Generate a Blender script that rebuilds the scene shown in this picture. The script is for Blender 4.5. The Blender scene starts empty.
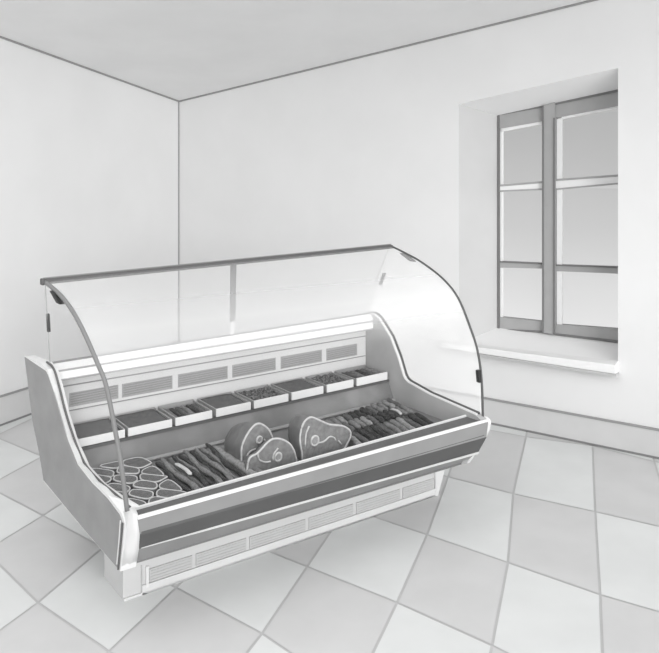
import bpy, bmesh, math, random
from mathutils import Vector, Matrix
random.seed(4)
C = bpy.context.scene.collection

# ---------------------------------------------------------------- materials
def lin(v):
    v /= 255.0
    return v/12.92 if v <= .04045 else ((v+.055)/1.055)**2.4
GAIN = 1.0
def mat(name, g, rough=.6, var=0.0, scale=30, spec=.2, tint=(1, 1, 1), detail=3):
    """procedural grey: noise between two nearby greys"""
    m = bpy.data.materials.new(name); m.use_nodes = True
    nt = m.node_tree; b = nt.nodes['Principled BSDF']
    b.inputs['Roughness'].default_value = rough
    b.inputs['Specular IOR Level'].default_value = spec
    tc = nt.nodes.new('ShaderNodeTexCoord'); nz = nt.nodes.new('ShaderNodeTexNoise'); cr = nt.nodes.new('ShaderNodeValToRGB')
    nz.inputs['Scale'].default_value = scale; nz.inputs['Detail'].default_value = detail
    nt.links.new(tc.outputs['Object'], nz.inputs['Vector']); nt.links.new(nz.outputs['Fac'], cr.inputs['Fac'])
    var = max(var, 1.0)
    for e, s, p in ((cr.color_ramp.elements[0], -1, .35), (cr.color_ramp.elements[1], 1, .65)):
        v = min(.95, lin(max(2, g+s*var))*GAIN)
        e.color = (v*tint[0], v*tint[1], v*tint[2], 1); e.position = p
    nt.links.new(cr.outputs['Color'], b.inputs['Base Color'])
    return m

def glass_mat(name, stops, glow=0.0):
    """thin clear sheet with a milky sheen painted in by height, plus emission"""
    m = bpy.data.materials.new(name); m.use_nodes = True
    nt = m.node_tree; nt.nodes.clear()
    out = nt.nodes.new('ShaderNodeOutputMaterial'); mix = nt.nodes.new('ShaderNodeMixShader')
    tr = nt.nodes.new('ShaderNodeBsdfTransparent'); tr.inputs[0].default_value = (1, 1, 1, 1)
    add = nt.nodes.new('ShaderNodeMixShader'); add.inputs[0].default_value = .2
    df = nt.nodes.new('ShaderNodeBsdfDiffuse'); df.inputs[0].default_value = (1, 1, 1, 1)
    tl = nt.nodes.new('ShaderNodeBsdfTranslucent'); tl.inputs[0].default_value = (1, 1, 1, 1)
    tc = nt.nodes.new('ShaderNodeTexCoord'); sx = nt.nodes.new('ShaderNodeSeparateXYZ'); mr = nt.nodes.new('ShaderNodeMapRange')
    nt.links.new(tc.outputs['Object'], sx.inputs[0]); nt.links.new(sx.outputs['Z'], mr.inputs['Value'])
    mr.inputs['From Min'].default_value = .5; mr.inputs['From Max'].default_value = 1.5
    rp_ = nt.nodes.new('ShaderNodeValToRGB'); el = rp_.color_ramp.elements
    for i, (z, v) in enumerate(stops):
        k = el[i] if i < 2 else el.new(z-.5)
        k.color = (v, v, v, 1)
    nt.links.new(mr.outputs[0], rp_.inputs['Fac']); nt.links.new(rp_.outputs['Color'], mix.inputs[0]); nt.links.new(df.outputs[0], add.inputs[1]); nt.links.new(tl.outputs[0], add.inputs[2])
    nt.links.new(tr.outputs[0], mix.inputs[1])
    em = nt.nodes.new('ShaderNodeEmission'); em.inputs['Color'].default_value = (1, 1, 1, 1); em.inputs['Strength'].default_value = glow
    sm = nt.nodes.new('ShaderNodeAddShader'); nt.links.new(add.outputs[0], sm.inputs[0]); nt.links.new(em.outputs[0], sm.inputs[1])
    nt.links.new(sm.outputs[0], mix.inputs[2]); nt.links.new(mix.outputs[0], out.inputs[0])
    return m

M = dict(
 wall=mat('painted_plaster', 223, .9, 1.5, 2), ceiling=mat('ceiling_plaster', 234, .9, 2, 2),
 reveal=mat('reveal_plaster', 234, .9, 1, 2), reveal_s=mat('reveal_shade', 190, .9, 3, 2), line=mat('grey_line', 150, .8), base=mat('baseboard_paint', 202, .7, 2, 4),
 base_edge=mat('baseboard_edge', 130, .8), tile_l=mat('tile_light', 221, .7, 2.5, 3, tint=(.985, 1.0, .995)), tile_d=mat('tile_dark', 206, .7, 2.5, 3),
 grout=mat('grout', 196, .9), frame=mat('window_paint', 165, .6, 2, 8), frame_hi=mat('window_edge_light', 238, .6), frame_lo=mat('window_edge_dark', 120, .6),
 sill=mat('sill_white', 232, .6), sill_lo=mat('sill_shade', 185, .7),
 white=mat('white_enamel', 224, .4, 1, 5), offwhite=mat('pale_enamel', 212, .5, 2, 5), pale=mat('pale_grey_enamel', 210, .5, 2, 5),
 side=mat('side_grey_laminate', 148, .6, 4, 6), groove=mat('dark_rubber', 95, .6), bumper=mat('bumper_grey', 143, .5, 3, 5),
 stripe=mat('dark_stripe', 90, .5, 2, 5), bump_low=mat('bumper_lower_grey', 140, .5, 3, 5), grille=mat('grille_grey', 158, .6, 2, 10), slat=mat('grille_slat', 140, .6),
 bgrille=mat('plinth_grille', 192, .6, 2, 10), bslat=mat('plinth_slat', 184, .6), plinth=mat('plinth_pale', 204, .6, 1.5, 5), plinth_w=mat('plinth_white', 216, .5, 1, 5),
 riser=mat('steel_riser', 130, .5, 12, 4), deck=mat('steel_deck', 125, .5, 10, 5), channel=mat('rail_channel', 95, .5, 3, 5), inner=mat('inner_side_grey', 178, .6, 8, 3),
 rail=mat('dark_aluminium', 92, .4), edge=mat('glass_edge_grey', 125, .4), clip=mat('black_clip', 52, .5), strut=mat('strut_grey', 128, .5), clear=mat('acrylic_hanger', 205, .4),
 traywall=mat('tray_divider', 158, .5), meat_a=mat('dark_meat', 92, .7, 10, 60), meat_b=mat('mid_meat', 118, .7, 14, 70), meat_c=mat('deep_meat', 58, .7, 14, 60),
 meat_d=mat('pale_meat', 142, .7, 14, 60), slabm=mat('tray_meat', 98, .8, 6, 40), chop=mat('chopped_meat', 98, .8, 30, 70), fat=mat('pale_fat', 190, .6, 8, 60),
 steak=mat('steak_meat', 100, .7, 8, 50), hamskin=mat('ham_skin', 112, .6, 6, 25), hamface=mat('ham_face', 124, .7, 9, 45), bone=mat('bone', 196, .6, 5, 60), marrow=mat('marrow', 150, .6, 5, 60),
)
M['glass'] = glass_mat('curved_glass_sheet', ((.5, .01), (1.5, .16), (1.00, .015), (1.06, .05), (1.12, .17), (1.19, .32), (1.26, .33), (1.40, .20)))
M['glass_side'] = glass_mat('side_glass_sheet', ((.5, .55), (1.5, .12), (.9, .55), (1.2, .30)), .20)  # side pane given a faint emission to brighten it, though no lamp
M['glass_clear'] = glass_mat('clear_side_glass', ((.5, .02), (1.5, .10)))

# ---------------------------------------------------------------- helpers
def obj(name, bm, m, parent=None, smooth=False, kind=None):
    bmesh.ops.recalc_face_normals(bm, faces=bm.faces)
    me = bpy.data.meshes.new(name); bm.to_mesh(me); bm.free()
    for k in (m if isinstance(m, (list, tuple)) else [m]): me.materials.append(k)
    if smooth:
        for p in me.polygons: p.use_smooth = True
    o = bpy.data.objects.new(name, me); C.objects.link(o)
    if parent: o.parent = parent
    if kind: o['kind'] = kind
    return o
def tag(o, label, cat, group=None, kind=None):
    o['label'] = label; o['category'] = cat
    if group: o['group'] = group
    if kind: o['kind'] = kind
    return o
def empty(name, loc=(0, 0, 0), rz=0):
    o = bpy.data.objects.new(name, None); C.objects.link(o); o.location = loc; o.rotation_euler = (0, 0, rz); return o
def loft(bm, rings, caps=True, mi=0, closed=True):
    vs = [[bm.verts.new(p) for p in r] for r in rings]; n = len(rings[0])
    for a, b in zip(vs, vs[1:]):
        for i in range(n if closed else n-1):
            j = (i+1) % n
            f = bm.faces.new((a[i], a[j], b[j], b[i])); f.material_index = mi
    if caps:
        f = bm.faces.new(vs[0][::-1]); f.material_index = mi
        f = bm.faces.new(vs[-1]); f.material_index = mi
    return vs
def box(bm, a, b, mi=0):
    (x0, y0, z0), (x1, y1, z1) = a, b
    loft(bm, [[(x0, y0, z0), (x0, y1, z0), (x0, y1, z1), (x0, y0, z1)], [(x1, y0, z0), (x1, y1, z0), (x1, y1, z1), (x1, y0, z1)]], mi=mi)
def bev(bm, w=.004, seg=2):
    bmesh.ops.recalc_face_normals(bm, faces=bm.faces)
    es = [e for e in bm.edges if len(e.link_faces) == 2 and e.calc_face_angle(0) > .5]
    bmesh.ops.bevel(bm, geom=es, offset=w, segments=seg, affect='EDGES', profile=.5)
def tube(bm, pts, r, seg=8, closed=False, mi=0, flat=1.0, up=None):
    pts = [Vector(p) for p in pts]; n = len(pts); rings = []
    rr = r if isinstance(r, (list, tuple)) else [r]*n
    for i, p in enumerate(pts):
        if closed: t = pts[(i+1) % n]-pts[i-1]
        else: t = pts[min(i+1, n-1)]-pts[max(i-1, 0)]
        t.normalize(); u_ = Vector(up) if up else (Vector((0, 0, 1)) if abs(t.z) < .95 else Vector((0, 1, 0)))
        a = t.cross(u_).normalized(); b = a.cross(t)
        rings.append([p+(a*math.cos(k*2*math.pi/seg)+b*math.sin(k*2*math.pi/seg)*flat)*rr[i] for k in range(seg)])
    if closed: rings.append(rings[0])
    if closed:
        vs = [[bm.verts.new(p) for p in r_] for r_ in rings[:-1]]
        for i in range(n):
            a, b = vs[i], vs[(i+1) % n]
            for k in range(seg): bm.faces.new((a[k], a[(k+1) % seg], b[(k+1) % seg], b[k])).material_index = mi
    else: loft(bm, rings, mi=mi)
def spline(P, n, closed=False):
    P = [Vector(p) for p in P]; L = len(P); out = []
    segs = L if closed else L-1
    g = lambda i: P[i % L] if closed else P[max(0, min(L-1, i))]
    for i in range(segs):
        for k in range(n):
            t = k/n; a, b, c, d = g(i-1), g(i), g(i+1), g(i+2)
            out.append(.5*((2*b)+(c-a)*t+(2*a-5*b+4*c-d)*t*t+(3*b-a-3*c+d)*t**3))
    if not closed: out.append(P[-1])
    return out

# ---------------------------------------------------------------- camera
cam = bpy.data.cameras.new('camera'); co = bpy.data.objects.new('camera', cam); C.objects.link(co)
co.location = (0, 0, 2.0); co.rotation_euler = (math.pi/2, 0, 0)
cam.sensor_fit = 'HORIZONTAL'; cam.sensor_width = 36; cam.lens = 36*760/659.0
cam.shift_y = -156.5/659.0; cam.clip_end = 200
bpy.context.scene.camera = co

# ---------------------------------------------------------------- room
CX, CY = -1.593, 8.042
WR = Vector((.8125, -.5830, 0)); MR = Vector((.5830, .8125, 0))        # right wall: along / outward
WL = Vector((-.4236, -.9058, 0)); ML = Vector((-.9058, .4236, 0))      # left wall
def PR(u, z, off=0): return Vector((CX, CY, z))+WR*u+MR*off
def PL(u, z, off=0): return Vector((CX, CY, z))+WL*u+ML*off
def hr(u): return 2.73+.1177*u
def hl(u): return 2.73+.136*u

# floor: grout bed with one inset per tile; rows and columns follow the walls
bm = bmesh.new()
co_ = [[1.8636, -.3163, -.3751, .0089, .0136, -.0123], [5.4377, -1.0318, .2363, .0175, .0585, .0084]]
known = {(1,0):(1.553,4.444),(1,1):(1.133,4.691),(1,2):(.772,4.951),(2,0):(1.273,3.576),(2,1):(.908,3.868),(2,2):(.534,4.164),(3,1):(.683,3.193),(3,2):(.312,3.510),
 (3,3):(-.113,3.829),(4,3):(-.291,3.276),(4,4):(-.734,3.636),(4,5):(-1.198,4.021),(4,6):(-1.656,4.393),(5,4):(-.915,3.154),(5,5):(-1.346,3.510),(0,0):(1.906,5.507),(0,1):(1.472,5.693)}
def corner(l, b):
    if (l, b) in known: return Vector(known[(l, b)]+(0,))
    lc, bc = max(0, min(5, l)), max(-1, min(7, b))
    def q(l_, b_):
        v = (1, l_, b_, l_*b_, l_*l_, b_*b_); return Vector((sum(a*c for a, c in zip(co_[0], v)), sum(a*c for a, c in zip(co_[1], v)), 0))
    p = q(lc, bc)
    if l != lc: p += (q(lc, bc)-q(lc-(1 if l > lc else -1), bc))*abs(l-lc)
    if b != bc: p += (q(lc, bc)-q(lc, bc-(1 if b > bc else -1)))*abs(b-bc)
    return p
# corner of the wall is the end of everything: the tile sheet is clipped along both walls
loft(bm, [[PR(-.0, -.06), PR(8, -.06), PR(8, -.06)-MR*9, PL(9, -.06)], [PR(0, -.001), PR(8, -.001), PR(8, -.001)-MR*9, PL(9, -.001)]])
tm = bmesh.new()
for l in range(-2, 9):
    for b in range(-5, 13):
        c = [corner(l, b), corner(l, b+1), corner(l+1, b+1), corner(l+1, b)]
        mid = sum(c, Vector())/4
        cc = []
        for k, p in enumerate(c):                      # inset by half a joint
            e1 = (c[(k+1) % 4]-p).normalized(); e2 = (c[k-1]-p).normalized(); cc.append(p+(e1+e2)*.0065)
        f = tm.faces.new([tm.verts.new((p.x, p.y, .0015)) for p in cc]); f.material_index = 1 if (l+b) % 2 == 0 else 2
for (w, m_, s) in ((WR, MR, 0), (WL, ML, 0)):
    bmesh.ops.bisect_plane(tm, geom=tm.verts[:]+tm.edges[:]+tm.faces[:], plane_co=Vector((CX, CY, 0))-m_*.005, plane_no=m_, clear_outer=True)
me_ = bpy.data.meshes.new('t'); tm.to_mesh(me_); tm.free(); bm.from_mesh(me_); bpy.data.meshes.remove(me_)
me = bpy.data.meshes.new('floor'); bm.normal_update(); bm.to_mesh(me); bm.free()
for k in ('grout', 'tile_l', 'tile_d'): me.materials.append(M[k])
fl = bpy.data.objects.new('floor', me); C.objects.link(fl); fl['kind'] = 'structure'
# make sure tile tops face up
for p in me.polygons:
    if p.material_index and p.normal.z < 0: p.flip()

# ceiling
bm = bmesh.new()
a = [PR(0, hr(0)), PR(8, hr(8)), PR(8, hr(8))+WL*9+Vector((0, 0, .136*9)), PL(9, hl(9))]
loft(bm, [a, [p+Vector((0, 0, .1)) for p in a]])
obj('ceiling', bm, M['ceiling'], kind='structure')

# left wall
bm = bmesh.new()
loft(bm, [[PL(0, 0), PL(9, 0), PL(9, hl(9)), PL(0, hl(0))], [PL(-.1, 0, .15), PL(9, 0, .15), PL(9, hl(9), .15), PL(-.1, hl(0), .15)]])
obj('wall_left', bm, M['wall'], kind='structure')

# right wall with a splayed window opening
U0, U1 = 3.249, 4.494
def quad(bm, ps, mi=0):
    f = bm.faces.new([bm.verts.new(p) for p in ps]); f.material_index = mi
def topz(u): return 2.534+(u-U0)*(2.728-2.534)/(U1-U0)
bm = bmesh.new(); T = .36
quad(bm, [PR(0, 0), PR(U0, 0), PR(U0, hr(U0)), PR(0, hr(0))])
quad(bm, [PR(U1, 0), PR(8, 0), PR(8, hr(8)), PR(U1, hr(U1))])
quad(bm, [PR(U0, 0), PR(U1, 0), PR(U1, .60), PR(U0, .60)])
quad(bm, [PR(U0, topz(U0)), PR(U1, topz(U1)), PR(U1, hr(U1)), PR(U0, hr(U0))])
I0, I1, IZB, = 3.456, 4.50, .685
def itop(u): return 2.445+(u-3.456)*.162
quad(bm, [PR(U0, .60), PR(I0, .70, .3), PR(I0, itop(I0), .3), PR(U0, topz(U0))], 2)  # left reveal in a darker plaster copy, shade put into the colour
quad(bm, [PR(U0, topz(U0)), PR(U1, topz(U1)), PR(I1, itop(I1), .3), PR(I0, itop(I0), .3)], 1)
quad(bm, [PR(U0, .60), PR(U1, .60), PR(I1, .70, .3), PR(I0, .70, .3)], 1)
quad(bm, [PR(U1, .60), PR(I1, .70, .3), PR(I1, itop(I1), .3), PR(U1, topz(U1))], 1)
# back of the wall around the opening
quad(bm, [PR(0, 0, T), PR(I0, 0, T), PR(I0, hr(I0), T), PR(0, hr(0), T)]); quad(bm, [PR(I1, 0, T), PR(8, 0, T), PR(8, hr(8), T), PR(I1, hr(I1), T)])
quad(bm, [PR(I0, 0, T), PR(I1, 0, T), PR(I1, .70, T), PR(I0, .70, T)]); quad(bm, [PR(I0, itop(I0), T), PR(I1, itop(I1), T), PR(I1, hr(I1), T), PR(I0, hr(I0), T)])
quad(bm, [PR(I0, .70, .3), PR(I0, .70, T), PR(I0, itop(I0), T), PR(I0, itop(I0), .3)]); quad(bm, [PR(I1, .70, .3), PR(I1, .70, T), PR(I1, itop(I1), T), PR(I1, itop(I1), .3)])
quad(bm, [PR(I0, .70, .3), PR(I1, .70, .3), PR(I1, .70, T), PR(I0, .70, T)]); quad(bm, [PR(I0, itop(I0), .3), PR(I1, itop(I1), .3), PR(I1, itop(I1), T), PR(I0, itop(I0), T)])
bmesh.ops.remove_doubles(bm, verts=bm.verts, dist=.0005)
wr = obj('wall_right', bm, [M['wall'], M['reveal'], M['reveal_s']], kind='structure')

# baseboards
for nm, P_, h0, hs, L in (('baseboard_right', PR, .172, .005, 8), ('baseboard_left', PL, .185, .017, 9)):
    bm = bmesh.new()
    loft(bm, [[P_(.0, 0, -.012), P_(0, 0, 0), P_(0, h0, 0), P_(0, h0, -.008)], [P_(L, 0, -.012), P_(L, 0, 0), P_(L, h0+hs*L, 0), P_(L, h0+hs*L, -.008)]])
    bb = obj(nm, bm, M['base'], kind='structure')
    for z0, z1, s0 in ((h0, h0+.014, hs), (0.0, .016, 0)):
        bm = bmesh.new()
        loft(bm, [[P_(0, z0, -.016), P_(0, z0, 0), P_(0, z1, 0), P_(0, z1, -.016)], [P_(L, z0+s0*L, -.016), P_(L, z0+s0*L, 0), P_(L, z1+s0*L, 0), P_(L, z1+s0*L, -.016)]])
        obj('edge_strip', bm, M['base_edge'] if z0 < .01 else M['line'], bb)  # lower strip is the shadow gap at the floor, put into the colour

# thin grey edging where the walls meet each other and the ceiling
bm = bmesh.new(); tube(bm, [PR(0, hr(0)-.006, -.006), PR(8, hr(8)-.006, -.006)], .009, 6); obj('trim_1', bm, M['line'], kind='structure')
bm = bmesh.new(); tube(bm, [PL(0, hl(0)-.006, -.006), PL(9, hl(9)-.006, -.006)], .009, 6); obj('trim_2', bm, M['line'], kind='structure')
bm = bmesh.new(); tube(bm, [PR(.0, 0, -.008), PR(.0, 2.72, -.008)], .010, 6); obj('trim_3', bm, M['line'], kind='structure')

# ---------------------------------------------------------------- window
win = empty('window_1', PR(3.95, .70, .3)); win['kind'] = 'structure'
inv = Matrix.Translation(-PR(3.95, .70, .3))
def wquad(bm, pts, o0, o1, mi=0):
    loft(bm, [[inv @ PR(u, z, o0) for u, z in pts], [inv @ PR(u, z, o1) for u, z in pts]], mi=mi)
wf = bmesh.new()
wquad(wf, [(3.456, 2.455), (3.845, 2.515), (3.845, 2.39), (3.456, 2.338)], .295, .345)      # left top rail
wquad(wf, [(3.941, 2.53), (4.50, 2.62), (4.50, 2.495), (3.941, 2.41)], .295, .345)
wquad(wf, [(3.456, .79), (3.845, .795), (3.845, .715), (3.456, .68)], .295, .345)
wquad(wf, [(3.941, .785), (4.50, .81), (4.50, .712), (3.941, .705)], .295, .345)
wquad(wf, [(4.45, 2.6), (4.50, 2.6), (4.50, .71), (4.45, .71)], .295, .345)
obj('window_frame', wf, M['frame'], win)
b = bmesh.new()
wquad(b, [(3.456, 2.455), (3.474, 2.455), (3.474, .68), (3.456, .68)], .288, .345)
wquad(b, [(3.456, 2.468), (3.845, 2.512), (3.845, 2.497), (3.456, 2.449)], .288, .30)
wquad(b, [(3.941, 2.53), (4.50, 2.625), (4.50, 2.60), (3.941, 2.512)], .288, .30)
wquad(b, [(3.456, .69), (3.845, .722), (3.845, .708), (3.456, .676)], .288, .30); wquad(b, [(3.941, .715), (4.50, .722), (4.50, .706), (3.941, .70)], .288, .30)
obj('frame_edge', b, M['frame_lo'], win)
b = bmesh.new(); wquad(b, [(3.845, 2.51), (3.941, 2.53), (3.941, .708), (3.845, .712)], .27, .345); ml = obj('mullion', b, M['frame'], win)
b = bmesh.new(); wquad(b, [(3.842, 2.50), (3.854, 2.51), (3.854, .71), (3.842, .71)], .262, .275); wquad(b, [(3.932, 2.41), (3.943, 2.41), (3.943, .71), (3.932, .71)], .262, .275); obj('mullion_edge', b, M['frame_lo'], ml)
for pts in ([(3.474, 1.880), (3.845, 1.913), (3.845, 1.841), (3.474, 1.819)], [(3.941, 1.929), (4.45, 1.970), (4.45, 1.895), (3.941, 1.842)],
            [(3.474, 1.250), (3.845, 1.260), (3.845, 1.215), (3.474, 1.196)], [(3.941, 1.256), (4.45, 1.276), (4.45, 1.222), (3.941, 1.203)]):
    b = bmesh.new(); wquad(b, pts, .30, .34); gb = obj('glazing_bar', b, M['frame'] if pts[0][1] < 1.5 else M['frame_hi'], win)
    b = bmesh.new()
    (ua, za), (ub, zb), (_, zc), (_, zd) = pts
    w_ = .016 if za > 1.5 else .011
    wquad(b, [(ua, za), (ub, zb), (ub, zb-w_), (ua, za-w_)], .293, .302)
    if za > 1.5: wquad(b, [(ua, zd+.013), (ub, zc+.013), (ub, zc), (ua, zd)], .293, .302)
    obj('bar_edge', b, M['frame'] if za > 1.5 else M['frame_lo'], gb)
b = bmesh.new()
wquad(b, [(3.945, 2.40), (3.985, 2.407), (3.985, .785), (3.945, .785)], .305, .335)
wquad(b, [(3.985, 2.425), (4.45, 2.50), (4.45, 2.475), (3.985, 2.40)], .305, .335)
wquad(b, [(3.474, 2.345), (3.845, 2.40), (3.845, 2.37), (3.474, 2.315)], .305, .335)
wquad(b, [(3.474, 2.34), (3.492, 2.34), (3.492, .785), (3.474, .785)], .305, .335)
obj('sash_edge', b, M['frame_hi'], win)  # pale strips carry the sash highlight in their colour
pm = bpy.data.materials.new('window_pane'); pm.use_nodes = True; nt = pm.node_tree; nt.nodes.clear()
o_ = nt.nodes.new('ShaderNodeOutputMaterial'); mx = nt.nodes.new('ShaderNodeMixShader'); t_ = nt.nodes.new('ShaderNodeBsdfTransparent'); g_ = nt.nodes.new('ShaderNodeBsdfGlossy')
t_.inputs[0].default_value = (.97, .97, .97, 1); g_.inputs['Roughness'].default_value = .2; mx.inputs[0].default_value = .04
nt.links.new(t_.outputs[0], mx.inputs[1]); nt.links.new(g_.outputs[0], mx.inputs[2]); nt.links.new(mx.outputs[0], o_.inputs[0])
for ua, ub in ((3.474, 3.845), (3.941, 4.45)):
    for za, zb in ((.79, 1.21), (1.25, 1.83), (1.91, 2.41)):
        b = bmesh.new(); wquad(b, [(ua, za-.02), (ub, za-.02), (ub, zb+.03), (ua, zb+.03)], .318, .322); obj('pane', b, pm, win)
b = bmesh.new()
loft(b, [[inv @ PR(3.13, .607, .0), inv @ PR(3.13, .603, -.085), inv @ PR(3.13, .562, -.085), inv @ PR(3.13, .56, 0)], [inv @ PR(4.501, .640, .0), inv @ PR(4.501, .626, -.085), inv @ PR(4.501, .562, -.085), inv @ PR(4.501, .56, 0)]])
bev(b, .006); sl = obj('window_sill', b, M['sill'], win)
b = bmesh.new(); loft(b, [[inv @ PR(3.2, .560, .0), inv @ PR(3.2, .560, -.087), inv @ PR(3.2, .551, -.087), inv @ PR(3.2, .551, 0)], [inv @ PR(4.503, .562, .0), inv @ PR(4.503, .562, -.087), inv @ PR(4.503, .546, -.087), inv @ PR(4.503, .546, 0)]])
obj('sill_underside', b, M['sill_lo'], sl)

# ---------------------------------------------------------------- the display case (s along, d back, z up)
OX, OY, RZ = -.958, 3.527, math.radians(35.379)
case = empty('display_case', (OX, OY, 0), RZ)
tag(case, 'refrigerated meat counter with curved glass front and grey side panel on tiled floor', 'display case')
CM = Matrix.Translation((OX, OY, 0)) @ Matrix.Rotation(RZ, 4, 'Z')
def lr(bm, Lp, Rp, mi=0): loft(bm, [Lp, Rp], mi=mi)
def ext(L, R):  # list of (d,z) pairs with end s
    return L, R

# plinth
b = bmesh.new()
loft(b, [[(0, 0, 0), (1.987, 0, 0), (1.987, .26, 0), (0.0, .26, 0)], [(0, 0, .29), (2.10, 0, .29), (2.05, .26, .29), (-.0, .26, .29)]]); 
pl = obj('plinth', b, M['plinth'], case)
b = bmesh.new()
box(b, (.0, -.010, 0), (1.982, .0, .012)); lr(b, [(.09, -.010, .0), (.09, 0, 0), (.09, 0, .046), (.09, -.010, .046)], [(1.985, -.010, .0), (1.985, 0, 0), (2.0, 0, .048), (2.0, -.010, .048)])
loft(b, [[(1.962, -.012, 0), (1.985, -.012, 0), (1.985, 0, 0), (1.962, 0, 0)], [(1.962, -.012, .2), (2.06, -.012, .2), (2.06, 0, .2), (1.962, 0, .2)]])
obj('plinth_frame', b, M['plinth_w'], pl)
for a, c in ((.125, .346), (.367, .647), (.668, 1.012), (1.035, 1.335), (1.358, 1.683), (1.706, 1.957)):
    b = bmesh.new(); box(b, (a, -.008, .050), (c, .0, .112)); g = obj('plinth_grille', b, M['bgrille'], case)
    b = bmesh.new()
    for k in range(4): box(b, (a+.006, -.010, .058+k*.014), (c-.006, -.008, .062+k*.014))
    obj('slat', b, M['bslat'], g)
b = bmesh.new(); box(b, (.107, -.013, .03), (.121, 0, .13)); box(b, (.086, -.006, .0), (.090, .001, .14), 1); obj('plinth_post', b, [M['white'], M['bslat']], case)

# tub under the deck
b = bmesh.new(); box(b, (-.04, -.16, .27), (2.0, .66, .45)); obj('tub', b, M['pale'], case)
b = bmesh.new(); lr(b, [(-.13, .74, .35), (-.13, .79, .35), (-.13, .79, .955), (-.13, .74, .965)], [(1.975, .70, .35), (1.975, .74, .35), (1.975, .74, .985), (1.975, .70, .995)]); obj('rear_panel', b, M['pale'], case)

# back wall above the shelf with six air grilles
b = bmesh.new(); lr(b, [(-.125, .70, .57), (-.125, .735, .57), (-.125, .735, .95), (-.125, .70, .95)], [(1.97, .69, .59), (1.97, .715, .59), (1.97, .715, .98), (1.97, .69, .98)]); obj('back_wall', b, M['pale'], case)
for a, c in ((-.04, .229), (.250, .550), (.585, .908), (.940, 1.248), (1.286, 1.603), (1.640, 1.894)):
    z0, z1 = .733, .806
    def gz(s): return .008*s/1.9-.004, .012*s/1.9-.002
    b = bmesh.new(); ya, yc = .70-.005*a, .70-.005*c
    lr(b, [(a, ya-.003, z0+gz(a)[0]), (a, ya, z0+gz(a)[0]), (a, ya, z1+gz(a)[1]), (a, ya-.003, z1+gz(a)[1])], [(c, yc-.003, z0+gz(c)[0]), (c, yc, z0+gz(c)[0]), (c, yc, z1+gz(c)[1]), (c, yc-.003, z1+gz(c)[1])])
    g = obj('air_grille', b, M['grille'], case)
    b = bmesh.new()
    for k in range(5):
        z = z0+.008+k*.013; lr(b, [(a+.008, ya-.006, z), (a+.008, ya-.003, z), (a+.008, ya-.003, z+.005), (a+.008, ya-.006, z+.005)], [(c-.008, yc-.006, z+.006), (c-.008, yc-.003, z+.006), (c-.008, yc-.003, z+.011), (c-.008, yc-.006, z+.011)])
    obj('slat', b, M['slat'], g)
b = bmesh.new()
for z, dz in ((.842, .006), (.708, .004)):
    lr(b, [(-.12, .694, z), (-.12, .70, z), (-.12, .70, z+dz), (-.12, .694, z+dz)], [(1.965, .684, z+.014), (1.965, .69, z+.014), (1.965, .69, z+dz+.014), (1.965, .684, z+dz+.014)])
obj('grille_border', b, M['slat'], case)

# rear top ledge
b = bmesh.new()
lr(b, [(-.139, .70, .975), (-.143, .645, .946), (-.125, .620, .907), (-.125, .700, .893), (-.135, .74, .95)], [(2.0, .64, 1.020), (1.975, .61, .975), (1.965, .60, .927), (1.965, .69, .915), (2.0, .70, 1.0)])
ld = obj('rear_ledge', b, M['white'], case)
b = bmesh.new(); tube(b, [(-.143, .703, .978), (2.0, .643, 1.022)], .0065, 6); obj('ledge_edge', b, M['edge'], ld)
b = bmesh.new(); tube(b, [(-.143, .644, .945), (1.972, .607, .974)], .005, 6); tube(b, [(-.125, .618, .903), (1.965, .598, .923)], .005, 6); obj('ledge_groove', b, M['grille'], ld)

# shelf, riser, deck
def zs(s): return .594+.0095*s
b = bmesh.new(); lr(b, [(-.10, .452, .572), (-.12, .70, .572), (-.12, .70, .590), (-.10, .452, .590)], [(1.975, .452, .595), (1.975, .69, .595), (1.975, .69, .612), (1.975, .452, .612)]); sh = obj('shelf', b, M['deck'], case)
b = bmesh.new(); lr(b, [(-.10, .444, .574), (-.10, .452, .574), (-.10, .452, .590), (-.10, .444, .590)], [(1.975, .444, .598), (1.975, .452, .598), (1.975, .452, .612), (1.975, .444, .612)]); obj('shelf_edge', b, M['groove'], sh)
b = bmesh.new(); lr(b, [(-.10, .450, .572), (-.10, .47, .572), (-.10, .42, .45), (-.10, .400, .455)], [(1.975, .450, .595), (1.975, .47, .595), (1.975, .41, .47), (1.975, .390, .485)]); obj('riser_panel', b, M['riser'], case)
b = bmesh.new(); lr(b, [(-.085, .405, .455), (-.085, .405, .440), (-.05, -.27, .440), (-.05, -.27, .455)], [(1.975, .395, .480), (1.975, .395, .465), (1.975, -.25, .465), (1.975, -.25, .480)]); obj('display_deck', b, M['deck'], case)
b = bmesh.new(); tube(b, [(-.08, .392, .468), (1.97, .38, .494)], .011, 6); obj('deck_ridge', b, M['grille'], case)
def zd(s): return .455+.0125*s

# front rim: inner bar, channel, outer bar
b = bmesh.new(); lr(b, [(-.05, -.283, .44), (-.05, -.268, .44), (-.05, -.268, .547), (-.05, -.283, .550)], [(1.975, -.262, .46), (1.975, -.247, .46), (1.975, -.247, .562), (1.975, -.262, .566)]); bev(b, .004); obj('inner_rim', b, M['white'], case)
b = bmesh.new(); lr(b, [(-.06, -.378, .47), (-.06, -.283, .47), (-.06, -.283, .536), (-.06, -.378, .545)], [(2.0, -.378, .47), (2.0, -.262, .47), (2.0, -.262, .553), (2.0, -.378, .556)]); obj('glass_channel', b, M['channel'], case)
b = bmesh.new(); lr(b, [(-.082, -.396, .545), (-.082, -.376, .545), (-.082, -.376, .558), (-.082, -.394, .562)], [(2.02, -.394, .550), (2.02, -.376, .550), (2.02, -.376, .564), (2.02, -.392, .567)]); bev(b, .004); obj('outer_rim', b, M['white'], case)
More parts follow.
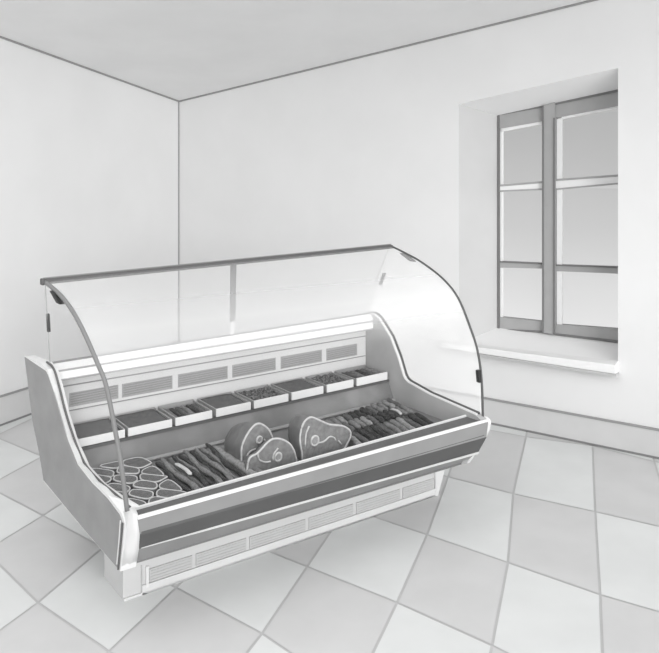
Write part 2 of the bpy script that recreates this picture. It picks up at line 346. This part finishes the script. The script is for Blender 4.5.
# bumper
b = bmesh.new(); lr(b, [(-.085, -.390, .548), (-.068, -.376, .474), (-.05, -.2, .474), (-.05, -.2, .500)], [(2.02, -.390, .552), (2.02, -.375, .455), (2.02, -.2, .455), (2.02, -.2, .500)]); obj('front_fascia', b, M['bumper'], case)
b = bmesh.new(); lr(b, [(-.068, -.378, .475), (-.052, -.325, .388), (-.05, -.2, .388), (-.05, -.2, .474)], [(2.02, -.377, .457), (2.02, -.315, .355), (2.02, -.2, .355), (2.02, -.2, .455)]); obj('dark_stripe', b, M['stripe'], case)
b = bmesh.new(); lr(b, [(-.052, -.322, .390), (-.030, -.243, .292), (-.03, -.14, .262), (-.05, -.14, .390)], [(2.02, -.310, .355), (2.02, -.212, .264), (2.02, -.14, .25), (2.02, -.14, .355)]); lo = obj('lower_fascia', b, M['bump_low'], case)
b = bmesh.new(); tube(b, [(-.04, -.328, .390), (.35, -.326, .383), (2.015, -.317, .350)], [.002, .006, .007], 6); obj('fascia_trim', b, M['offwhite'], lo)
b = bmesh.new(); tube(b, [(-.04, -.243, .292), (2.015, -.214, .262)], .005, 6); obj('lower_edge', b, M['edge'], lo)

# left side panel
def OS(d): return -.126-.088*d
def IS(d): return -.06-.1*d
plate = [(.937, .974), (.622, .960), (.594, .946), (.511, .877), (.431, .790), (.329, .684), (.206, .598), (.044, .564), (-.127, .547), (-.250, .517), (-.277, .492), (-.262, .400), (-.238, .282), (.159, .325), (.650, .388), (.708, .502), (.813, .654)]
outer = [(.945, .978), (.70, .985), (.606, .972), (.53, .900), (.455, .812), (.345, .702), (.215, .614), (.044, .579), (-.127, .563), (-.262, .532), (-.294, .497), (-.275, .395), (-.250, .276), (.159, .318), (.655, .380), (.716, .502), (.821, .654)]
inner = [(.945, .974), (.70, .985), (.62, .968), (.545, .885), (.470, .775), (.365, .665), (.225, .575), (.05, .545), (-.127, .545), (-.275, .553), (-.30, .497), (-.275, .395), (-.250, .276), (.159, .318), (.655, .380), (.716, .502), (.821, .654)]
b = bmesh.new(); loft(b, [[(OS(d), d, z) for d, z in outer], [(IS(d), d, z) for d, z in inner]]); sp = obj('side_panel', b, M['white'], case)
b = bmesh.new(); loft(b, [[(OS(d)-.003, d, z) for d, z in plate], [(OS(d)+.002, d, z) for d, z in plate]]); fp = obj('face_plate', b, M['side'], sp); fp['label'] = 'grey face plate'
b = bmesh.new(); tube(b, spline([(OS(d)*.45+IS(d)*.55, d, z*.45+z2*.55+.002) for (d, z), (_, z2) in zip(outer[1:10], inner[1:10])], 4), .0062, 6); obj('glass_groove', b, M['groove'], sp)
b = bmesh.new(); tube(b, [(OS(d)-.004, d, z) for d, z in [(-.262, .50), (-.248, .400), (-.226, .300)]], .004, 6); tube(b, [(OS(d)-.004, d, z) for d, z in [(-.28, .495), (-.262, .400), (-.238, .282)]], .005, 6, mi=1); obj('plate_edge', b, [M['white'], M['groove']], sp)
# left front cap: a narrow white end strip
b = bmesh.new()
R_ = [(-.078, -.385, .566), (-.086, -.398, .558), (-.068, -.380, .474), (-.052, -.330, .392), (-.030, -.248, .290), (-.030, -.20, .28), (-.05, -.20, .50), (-.05, -.28, .55)]
L_ = [(-.090, -.315, .566), (-.101, -.328, .556), (-.101, -.322, .474), (-.101, -.292, .390), (-.101, -.248, .282), (-.101, -.20, .28), (-.101, -.20, .50), (-.09, -.28, .55)]
M_ = [tuple(x*.5+y*.5 for x, y in zip(p, q)) for p, q in zip(L_, R_)]
loft(b, [L_, M_, R_]); obj('end_cap', b, M['white'], case, smooth=True)

# right side panel
rp = [(.70, 1.005), (.648, 1.015), (.600, 1.012), (.561, .997), (.520, .965), (.436, .890), (.36, .775), (.305, .665), (.285, .645), (.257, .633), (.056, .604), (-.335, .580), (-.38, .560), (-.36, .48), (-.285, .36), (-.215, .255), (.0, .25), (.72, .28), (.72, .9)]
b = bmesh.new(); loft(b, [[(1.975, d, z) for d, z in rp], [(2.022, d, z) for d, z in rp]]); rs = obj('side_panel', b, M['inner'], case)
b = bmesh.new(); tube(b, [(1.984, d, z+.003) for d, z in rp[0:12]], .0085, 6); obj('panel_edge', b, M['white'], rs)
b = bmesh.new(); tube(b, [(2.008, d, z+.006) for d, z in rp[0:12]], .0085, 6); obj('glass_groove', b, M['groove'], rs)
b = bmesh.new()
cp = [(-.335, .566), (-.362, .568), (-.384, .556), (-.391, .538), (-.376, .485), (-.297, .360), (-.222, .255), (-.195, .255), (-.272, .362), (-.345, .48), (-.358, .535)]
loft(b, [[(2.021, d, z) for d, z in cp], [(2.046, d, z) for d, z in cp]]); bev(b, .004); obj('end_cap', b, M['white'], case)

# curved front glass
GL = [(-.198, .587, 1.427), (-.190, .363, 1.394), (-.182, .200, 1.345), (-.176, .036, 1.268), (-.164, -.130, 1.149), (-.152, -.200, 1.071), (-.140, -.275, .904), (-.128, -.318, .760), (-.114, -.350, .575)]
GR = [(2.050, .499, 1.483), (2.046, .367, 1.453), (2.042, .206, 1.410), (2.038, .004, 1.327), (2.034, -.133, 1.226), (2.030, -.236, 1.068), (2.026, -.300, .939), (2.022, -.336, .783), (2.018, -.350, .566)]
gl, gr = spline(GL, 5), spline(GR, 5)
b = bmesh.new(); nl = len(gl); rows = []
for k in range(25):
    t = k/24; rows.append([l*(1-t)+r*t for l, r in zip(gl, gr)])
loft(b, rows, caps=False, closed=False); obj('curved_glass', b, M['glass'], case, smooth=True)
b = bmesh.new(); tube(b, [p+Vector((.003, 0, 0)) for p in gl], .0105, 8, up=(1, 0, 0)); e = obj('glass_edge', b, M['edge'], case, smooth=True); e['label'] = 'thick grey strip along the left glass edge'
b = bmesh.new(); tube(b, gr, .0072, 8, up=(1, 0, 0)); e = obj('glass_edge', b, M['rail'], case, smooth=True); e['label'] = 'thin dark strip along the right glass edge'
# side panes
b = bmesh.new()
poly = [p for p in gl] + [Vector((IS(d)-.03, d, z+.004)) for d, z in inner[1:10][::-1]]
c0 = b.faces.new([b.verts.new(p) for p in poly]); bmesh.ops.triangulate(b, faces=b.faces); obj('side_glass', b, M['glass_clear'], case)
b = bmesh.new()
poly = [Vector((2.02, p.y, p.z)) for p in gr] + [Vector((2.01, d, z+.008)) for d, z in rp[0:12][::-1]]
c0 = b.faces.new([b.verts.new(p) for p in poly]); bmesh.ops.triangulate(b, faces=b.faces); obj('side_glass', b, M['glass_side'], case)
b = bmesh.new(); tube(b, [(-.198, .575, 1.42), (-.14, .70, .985)], .0028, 6); obj('pane_edge', b, M['frame'], case)
b = bmesh.new(); tube(b, [(2.035, .52, 1.47), (2.02, .655, 1.22)], .0025, 6); obj('pane_edge', b, M['pale'], case)

# top rail with pale upper bead
b = bmesh.new()
def ring(s, d, z, w, h): return [(s, d-w, z-h), (s, d+w, z-h), (s, d+w, z+h*.5), (s, d+w*.4, z+h), (s, d-w*.4, z+h), (s, d-w, z+h*.4)]
loft(b, [ring(-.200, .597, 1.427, .018, .013), ring(2.055, .512, 1.483, .018, .012)]); bev(b, .003); tr = obj('top_rail', b, M['rail'], case)
b = bmesh.new(); tube(b, [(-.200, .603, 1.443), (2.05, .518, 1.497)], .0045, 6); obj('rail_bead', b, M['strut'], tr)
b = bmesh.new(); loft(b, [ring(-.213, .597, 1.428, .022, .017), ring(-.200, .597, 1.428, .022, .017)]); bev(b, .003); obj('rail_cap', b, M['rail'], tr)

# support strut
b = bmesh.new(); loft(b, [[(.868, .575, 1.435), (.906, .575, 1.435), (.906, .585, 1.435), (.868, .585, 1.435)], [(.905, .652, 1.085), (.940, .652, 1.085), (.940, .662, 1.085), (.905, .662, 1.085)]]); bev(b, .002)
st = obj('support_strut', b, M['strut'], case)
b = bmesh.new(); loft(b, [[(.910, .653, 1.087), (.935, .653, 1.087), (.935, .659, 1.087), (.910, .659, 1.087)], [(.915, .672, .985), (.940, .672, .985), (.940, .68, .985), (.915, .68, .985)]]); obj('clear_foot', b, M['clear'], st)

# hinges and clips
def clip(a, c, w, t, nm='glass_clip'):
    a, c = Vector(a), Vector(c); b = bmesh.new()
    loft(b, [[p+Vector((-w, -t, 0)), p+Vector((w, -t, 0)), p+Vector((w, t, 0)), p+Vector((-w, t, 0))] for p in (a, c)]); bev(b, .003); return obj(nm, b, M['clip'], case)
clip((-.170, .630, 1.255), (-.158, .655, 1.155), .008, .010)
clip((2.035, .565, 1.300), (2.03, .605, 1.215), .008, .012)
clip((-.196, .430, 1.400), (-.186, .345, 1.350), .014, .030, 'hinge')
clip((2.042, .385, 1.450), (2.044, .285, 1.405), .014, .022, 'hinge')
clip((2.010, -.322, .835), (2.010, -.330, .765), .013, .012)

# ---------------------------------------------------------------- things inside the case (top level, placed through the case frame)
def place(o): o.matrix_world = CM @ Matrix.Translation(o.location) @ Matrix.Rotation(o.rotation_euler.z, 4, 'Z'); return o
def local_thing(name, loc, label, cat, group=None):
    t = empty(name, loc); tag(t, label, cat, group); return place(t)

# eight shelf trays and what lies in them
lips = [(-.075, .172), (.189, .436), (.456, .677), (.702, .925), (.947, 1.184), (1.207, 1.440), (1.467, 1.674), (1.700, 1.955)]
words = ['leftmost tray, at the grey side panel', 'second tray from the grey side panel', 'third tray from the left', 'fourth tray from the left', 'fifth tray from the left', 'sixth tray from the left', 'seventh tray, next to the last', 'rightmost tray, at the far side panel']
kinds = ['slab', 'slab', 'strips', 'slab', 'chop', 'slab', 'chop', 'strips']
for i, ((a, c), w, k) in enumerate(zip(lips, words, kinds)):
    zb = .5965+.0105*((a+c)/2); mid = (a+c)/2; hw = (c-a)/2; slope = .0105
    t = local_thing('meat_tray', (mid, .44, zb), 'shallow white-fronted tray on the rear shelf, '+w, 'tray', 'trays on the rear shelf')
    b = bmesh.new()
    def zz(x, z): return z+slope*x
    def bx(b, x0, x1, y0, y1, z0, z1): lr(b, [(x0, y0, zz(x0, z0)), (x0, y1, zz(x0, z0)), (x0, y1, zz(x0, z1)), (x0, y0, zz(x0, z1))], [(x1, y0, zz(x1, z0)), (x1, y1, zz(x1, z0)), (x1, y1, zz(x1, z1)), (x1, y0, zz(x1, z1))])
    bx(b, -hw, hw, .004, .240, .0, .008); bx(b, -hw, -hw+.007, .004, .240, .008, .044); bx(b, hw-.007, hw, .004, .240, .008, .044); bx(b, -hw, hw, .236, .240, .008, .048)
    obj('tray_body', b, M['traywall'], t)
    b = bmesh.new(); bx(b, -hw, hw, -.003, .007, .000, .041+.0045*i/7*2); bev(b, .002); obj('tray_front', b, M['white'], t)
    if k == 'slab':
        b = bmesh.new(); nx, ny = 12, 8; vs = {}
        for x in range(nx+1):
            for y in range(ny+1):
                X = -hw+.008+(2*hw-.016)*x/nx; Y = .009+.224*y/ny
                vs[x, y] = b.verts.new((X, Y, zz(X, .034+.008*y/ny+random.uniform(-.0015, .0015)-(.004 if x in (0, nx) else 0))))
        for x in range(nx):
            for y in range(ny): b.faces.new((vs[x, y], vs[x+1, y], vs[x+1, y+1], vs[x, y+1]))
        r = bmesh.ops.extrude_face_region(b, geom=b.faces[:]); bmesh.ops.translate(b, vec=(0, 0, -.022), verts=[v for v in r['geom'] if isinstance(v, bmesh.types.BMVert)])
        o = obj('meat_slab', b, M['slabm'], smooth=True); o.location = (mid, .44, zb); place(o)
        tag(o, 'flat dark slab of meat filling the '+w, 'meat')
    elif k == 'strips':
        for j in range(6):
            b = bmesh.new(); X = -hw+.024+(2*hw-.048)*j/5; w_ = (2*hw-.03)/12
            pts = [(X+random.uniform(-.003, .003), .022+.036*q, zz(X, .024+.0012*q)) for q in range(6)]
            tube(b, spline(pts, 2), [w_*(.55 if q in (0, 10) else .95+.08*math.sin(q+j)) for q in range(11)], 8, flat=.8)
            o = obj('meat_strip', b, [M['meat_a'], M['meat_c'], M['meat_b']][(j*2+i) % 3], smooth=True); o.location = (mid, .44, zb); place(o)
            tag(o, ['first', 'second', 'third', 'fourth', 'fifth', 'sixth'][j]+' strip of meat from the left in the '+w, 'meat', 'meat strips in the shelf trays')
    else:
        b = bmesh.new()
        for j in range(150):
            X = random.uniform(-hw+.018, hw-.018); Y = random.uniform(.018, .225); r_ = random.uniform(.006, .010)
            bmesh.ops.create_icosphere(b, subdivisions=1, radius=r_, matrix=Matrix.Translation((X, Y, zz(X, .030+.006*Y/.2+random.uniform(-.004, .004)))) @ Matrix.Rotation(random.random()*3, 4, 'Z') @ Matrix.Diagonal((1.5, .8, .8, 1)))
        bx(b, -hw+.009, hw-.009, .010, .234, .009, .030)
        o = obj('chopped_meat', b, M['chop']); o.location = (mid, .44, zb); place(o)
        tag(o, 'loose chopped meat heaped in the '+w, 'chopped meat', None, 'stuff')

# steaks at the left end of the deck
seeds, sl_ = [], []
rown = ['back row of steaks', 'second row from the back', 'third row from the back', 'middle row of steaks', 'third row from the rim', 'second row from the rim', 'front row of steaks']
for r_ in range(7):
    for c_ in range(-1, 5):
        p_ = Vector((-.045+.016*r_*0, .42-.108*r_, 0)) + Vector((.041, -.029, 0))*(2.45*(c_+(.45 if r_ % 2 else 0)))
        p_ += Vector((random.uniform(-.010, .010), random.uniform(-.010, .010), 0))
        if -.06 < p_.x < .235 and -.235 < p_.y < .37: seeds.append((p_.x, p_.y)); sl_.append((r_, c_))
cnt = {}
for r_, c_ in sl_: cnt.setdefault(r_, []).append(c_)
posn = {1: ['only one'], 2: ['left one', 'right one'], 3: ['left one', 'centre one', 'right one'], 4: ['leftmost', 'second from left', 'third from left', 'rightmost'], 5: ['leftmost', 'second', 'centre one', 'fourth', 'rightmost']}
sl_ = ['flat steak, '+posn[len(cnt[r_])][sorted(cnt[r_]).index(c_)]+' of the '+rown[r_] for r_, c_ in sl_]
region = [(-.035, -.235), (.240, -.235), (.245, .26), (.225, .365), (-.075, .375), (-.06, .1)]
def metric(p):                     # pieces lie elongated along the diagonal of the deck
    a, c = (p[0]*.038-p[1]*.014)/(.041*.038+.029*.014), (p[0]*.029+p[1]*.041)/(.041*.038+.029*.014)
    return Vector((a*10, c*7))
def cell(i):
    poly = [Vector(p) for p in region]; pi = metric(seeds[i])
    for j, q in enumerate(seeds):
        if j == i: continue
        pj = metric(q); mid, nn = (pi+pj)/2, (pj-pi); out = []
        for k in range(len(poly)):
            A, B = poly[k], poly[(k+1) % len(poly)]; da, db = (metric(A)-mid).dot(nn), (metric(B)-mid).dot(nn)
            if da <= 0: out.append(A)
            if (da < 0 < db) or (db < 0 < da): out.append(A.lerp(B, da/(da-db)))
        poly = out
        if len(poly) < 3: break
    return poly
def chaikin(p, n):
    for _ in range(n): p = [q for k in range(len(p)) for q in (p[k].lerp(p[(k+1) % len(p)], .2), p[k].lerp(p[(k+1) % len(p)], .8))]
    return p
for i in range(len(seeds)):
    poly = cell(i)
    if len(poly) < 3: continue
    cc = sum(poly, Vector((0, 0)))/len(poly); poly = chaikin([p-cc for p in poly], 2)
    inset = 1-.004/max(.02, min(p.length for p in poly))
    def rim(f, z): return [(p.x*f*inset, p.y*f*inset, z) for p in poly]
    zt = .050+(.005 if i % 2 else 0)+(.006 if i % 3 == 0 else 0)
    t = local_thing('steak', (cc.x, cc.y, zd(cc.x)), sl_[i]+', pale edge', 'steak', 'steaks at the left end')
    b = bmesh.new(); loft(b, [rim(.92, 0.0), rim(.99, .010), rim(.99, zt-.006), rim(.90, zt)]); obj('meat', b, M['steak'], t, smooth=False)
    b = bmesh.new(); tube(b, rim(.97, zt-.002), .0040, 6, closed=True); obj('fat_rim', b, M['fat'], t, smooth=True)

# long dark sausages beside the steaks
N = 14; ordn = ['first', 'second', 'third', 'fourth', 'fifth', 'sixth', 'seventh', 'eighth', 'ninth', 'tenth', 'eleventh', 'twelfth', 'thirteenth', 'fourteenth']
mm = ['meat_c', 'meat_b', 'meat_b', 'meat_a', 'meat_c', 'meat_b', 'meat_c', 'meat_b', 'meat_a', 'meat_c', 'meat_b', 'meat_c', 'meat_b', 'meat_c']
for i in range(N):
    f = i/(N-1); A = Vector((.268+.300*f, .255+.045*f, .0)); B = Vector((.262+.262*f, -.225, 0))
    b = bmesh.new(); L = []
    for q in range(9):
        p = A.lerp(B, q/8); L.append((p.x-A.x+.006*math.sin(q*1.1+i*2), p.y-A.y, .040+.006*math.sin(q*.9+i)+(.014 if i % 3 == 1 else 0)))
    rr = [.0118*(.55 if q in (0, 16) else 1+.22*math.sin(q*1.3+i*2.1)) for q in range(17)]
    tube(b, spline(L, 2), rr, 10)
    o = obj('sausage', b, M[mm[i]], smooth=True); o.location = (A.x, A.y, zd(A.x)); place(o)
    tag(o, 'long dark smoked sausage, '+ordn[i]+' one from the steaks toward the ham', 'sausage', 'long sausages left of the ham')
b = bmesh.new()
tube(b, spline([(0, .09, .005), (.002, .03, .010), (.004, -.03, .010), (.004, -.08, .004)], 3), [.006]+[.012]*8+[.006], 8, flat=.5)
o = obj('highlight_patch', b, M['fat'], smooth=True); o.location = (.315, .03, zd(.3)+.066); place(o); tag(o, 'painted highlight patch on the dark sausages', 'meat')  # bright spot on the sausages modelled as a pale flat lump
for i, (x, y0, y1, r_, m_) in enumerate(((.600, .27, -.21, .022, 'meat_d'), (.640, .17, -.21, .020, 'meat_b'))):
    b = bmesh.new(); L = [(.004*math.sin(q), y0+(y1-y0)*q/6-y0, .036+.004*math.cos(q*1.7)) for q in range(7)]
    tube(b, spline(L, 2), [r_*(.6 if q in (0, 12) else 1+.1*math.sin(q*1.9)) for q in range(13)], 10)
    o = obj('sausage', b, M[m_], smooth=True); o.location = (x, y0, zd(x)); place(o)
    tag(o, ('pale thick sausage lying just left of the ham' if i == 0 else 'grey sausage tucked partly under the left ham'), 'sausage')

# hams
def ham(label, d0, d1, pts, bones, ybone=None, shx=0.0, back=.80, rim=.0052, name='ham', m='hamface'):
    cx = sum(p[0] for p in pts)/len(pts); zb = zd(cx)
    t = local_thing(name, (cx, d0, zb), label, 'ham')
    S = spline([(p[0]-cx, 0, max(p[1], zb+.004)-zb) for p in pts], 5, closed=True)
    for p in S: p.z = max(p.z, .004)
    cz = sum(p.z for p in S)/len(S)
    def rg(y, f, sx=0): return [(p.x*f+sx, y, max(.003, cz*(.85 if f < .9 else 1)*1+(p.z-cz)*f)) for p in S]
    D = d1-d0
    def rb(y, f, sx): return [(p.x*f+sx, y, max(.003, p.z*f)) for p in S]
    b = bmesh.new(); loft(b, [rb(.0, .985, 0), rb(.008, 1, 0), rb(D*.4, 1-(1-back)*.25, shx*.4), rb(D*.75, 1-(1-back)*.65, shx*.8), rb(D*.95, back, shx), rb(D, back*.7, shx)]); obj('ham_body', b, M['hamskin'], t, smooth=True)
    b = bmesh.new(); loft(b, [rg(-.003, .93), rg(.004, .95)]); obj('cut_face', b, M[m], t)
    b = bmesh.new(); tube(b, [(x, -.001, z) for x, y, z in rg(0, .965)], rim, 6, closed=True); obj('fat_rim', b, M['fat'], t, smooth=True)
    for (x, z, r_) in bones:
        b = bmesh.new(); X, Z = x-cx, z-zb
        tube(b, [(X+r_*math.cos(k*math.pi/7), -.006, Z+r_*1.05*math.sin(k*math.pi/7)) for k in range(14)], .0055, 6, closed=True); bo = obj('bone', b, M['bone'], t, smooth=True)
        b = bmesh.new(); bmesh.ops.create_cone(b, cap_ends=True, segments=14, radius1=r_*.8, radius2=r_*.8, depth=.004, matrix=Matrix.Translation((X, -.005, Z)) @ Matrix.Rotation(math.pi/2, 4, 'X')); obj('marrow', b, M['marrow'], bo)
    if ybone:
        for ln in ybone:
            b = bmesh.new(); tube(b, spline([(x-cx, -.006, z-zb) for x, z in ln], 3), .0045, 6)
            obj('fat_seam', b, M['fat'], t, smooth=True)
    return t
ham('rear cut ham joint of the left pair, upright cut face with small bone', -.005, .235, [(.626, .465), (.616, .530), (.622, .600), (.673, .671), (.723, .690), (.780, .649), (.810, .590), (.845, .530), (.84, .465), (.73, .460)],
    [(.722, .603, .016)], [[(.648, .535), (.668, .555), (.70, .56)], [(.75, .60), (.765, .575), (.76, .54)]], shx=-.012, back=.66)
ham('round ham slice leaning in front of the left ham, spiral bone in the middle', -.12, -.080, [(.590, .470), (.584, .521), (.599, .570), (.645, .585), (.709, .630), (.750, .638), (.800, .622), (.850, .581), (.878, .520), (.872, .470), (.73, .462)],
    [(.765, .540, .020)], [[(.645, .585), (.655, .550), (.69, .530), (.72, .527)], [(.765, .585), (.738, .560), (.735, .530)]], back=.92)
ham('right ham joint with heart-shaped pale-rimmed cut face and ring bone', -.12, .025, [(.925, .470), (.908, .530), (.896, .607), (.915, .678), (.962, .707), (1.023, .680), (1.092, .643), (1.191, .613), (1.238, .566), (1.210, .510), (1.160, .468), (1.04, .462)],
    [(.991, .576, .024)], [[(1.015, .560), (1.05, .560), (1.085, .577), (1.115, .567), (1.125, .55)], [(1.145, .545), (1.165, .52)], [(.93, .56), (.935, .62), (.955, .66)]], back=.88)

# short sausages at the right end: two rows
pal = ['meat_a', 'meat_c', 'meat_b', 'meat_c', 'meat_a', 'meat_d', 'meat_c', 'meat_b']
on = ['first', 'second', 'third', 'fourth', 'fifth', 'sixth', 'seventh', 'eighth', 'ninth', 'tenth', 'eleventh', 'twelfth', 'thirteenth', 'fourteenth', 'fifteenth', 'sixteenth']
rowsp = [('rear', 13, 1.275, 1.885, .355, .175, .235, .010), ('middle', 13, 1.29, 1.865, .150, .045, .065, -.035), ('front', 12, 1.29, 1.835, .010, -.20, -.20, -.2)]
for rn, n, x0, x1, dz0, _, _2, _3 in rowsp:
    for j in range(n):
        f = j/(n-1); x = x0+(x1-x0)*f
        top = {'rear': .245+.105*f, 'middle': .155+.045*f, 'front': .015+.02*f}[rn]; Lg = {'rear': .115+.03*f, 'middle': .13, 'front': .205}[rn]
        b = bmesh.new(); L = []
        for q in range(5): L.append((-.035*Lg/.2*q/4+random.uniform(-.004, .004), -Lg*q/4, .034+random.uniform(-.003, .006)))
        tube(b, spline(L, 2), [.0170*(.6 if q in (0, 8) else 1+random.uniform(-.12, .12)) for q in range(9)], 8)
        o = obj('sausage', b, M[pal[(j*3+len(rn)) % 8]], smooth=True); o.location = (x, top, zd(x)+random.uniform(0, .006)); place(o)
        tag(o, 'short plump sausage, '+on[n-1-j]+' from the right side wall in the '+rn+' row', 'sausage', 'short sausages in the '+rn+' row')
b = bmesh.new(); tube(b, spline([(0, .05, .0), (.0, .01, .007), (-.004, -.03, .007), (-.012, -.065, .0)], 3), [.005]+[.011]*8+[.005], 8, flat=.5)
o = obj('highlight_patch', b, M['fat'], smooth=True); o.location = (1.74, .10, zd(1.74)+.058); place(o); tag(o, 'painted highlight patch on the short sausages at the right', 'meat')  # light highlight on this pile, also built as a pale lump

# ---------------------------------------------------------------- light
w = bpy.data.worlds.new('world'); bpy.context.scene.world = w; w.use_nodes = True; nt = w.node_tree
bg = nt.nodes['Background']; tc = nt.nodes.new('ShaderNodeTexCoord'); sx = nt.nodes.new('ShaderNodeSeparateXYZ'); cr = nt.nodes.new('ShaderNodeValToRGB')
mr = nt.nodes.new('ShaderNodeMapRange'); mr.inputs['From Min'].default_value = -.20; mr.inputs['From Max'].default_value = .08
nt.links.new(tc.outputs['Generated'], sx.inputs[0]); nt.links.new(sx.outputs['Z'], mr.inputs['Value']); nt.links.new(mr.outputs[0], cr.inputs['Fac']); nt.links.new(cr.outputs['Color'], bg.inputs['Color'])
e = cr.color_ramp.elements; e[0].position = .0; e[0].color = (.86, .86, .86, 1); e[1].position = 1; e[1].color = (.43, .43, .43, 1)
m_ = cr.color_ramp.elements.new(.45); m_.color = (.61, .61, .61, 1)
bg.inputs['Strength'].default_value = 1.0
def area(name, loc, target, size, power):
    l = bpy.data.lights.new(name, 'AREA'); l.shape = 'RECTANGLE'; l.size, l.size_y = size; l.energy = power
    o = bpy.data.objects.new(name, l); C.objects.link(o); o.location = loc
    o.rotation_euler = (Vector(target)-Vector(loc)).to_track_quat('-Z', 'Y').to_euler(); return o
sl_d = bpy.data.lights.new('front_key', 'SUN'); sl_d.energy = 2.75; sl_d.angle = math.radians(50)
so = bpy.data.objects.new('front_key', sl_d); C.objects.link(so); so.location = (3, -10, 5)  # broad sun added behind the camera to light both walls evenly
so.rotation_euler = Vector((-.36, 1, -.17)).to_track_quat('-Z', 'Y').to_euler()
area('overhead_fill', (-.6, 2.4, 2.95), (-.6, 2.401, 0), (4.5, 3.5), 54)  # unseen fill lamp added to brighten the floor and case interior
sc = bpy.context.scene
sc.view_settings.view_transform = 'Standard'; sc.view_settings.look = 'None'; sc.view_settings.exposure = .08; sc.view_settings.gamma = 1
sc.cycles.transparent_max_bounces = 24; sc.cycles.max_bounces = 8; sc.cycles.diffuse_bounces = 5
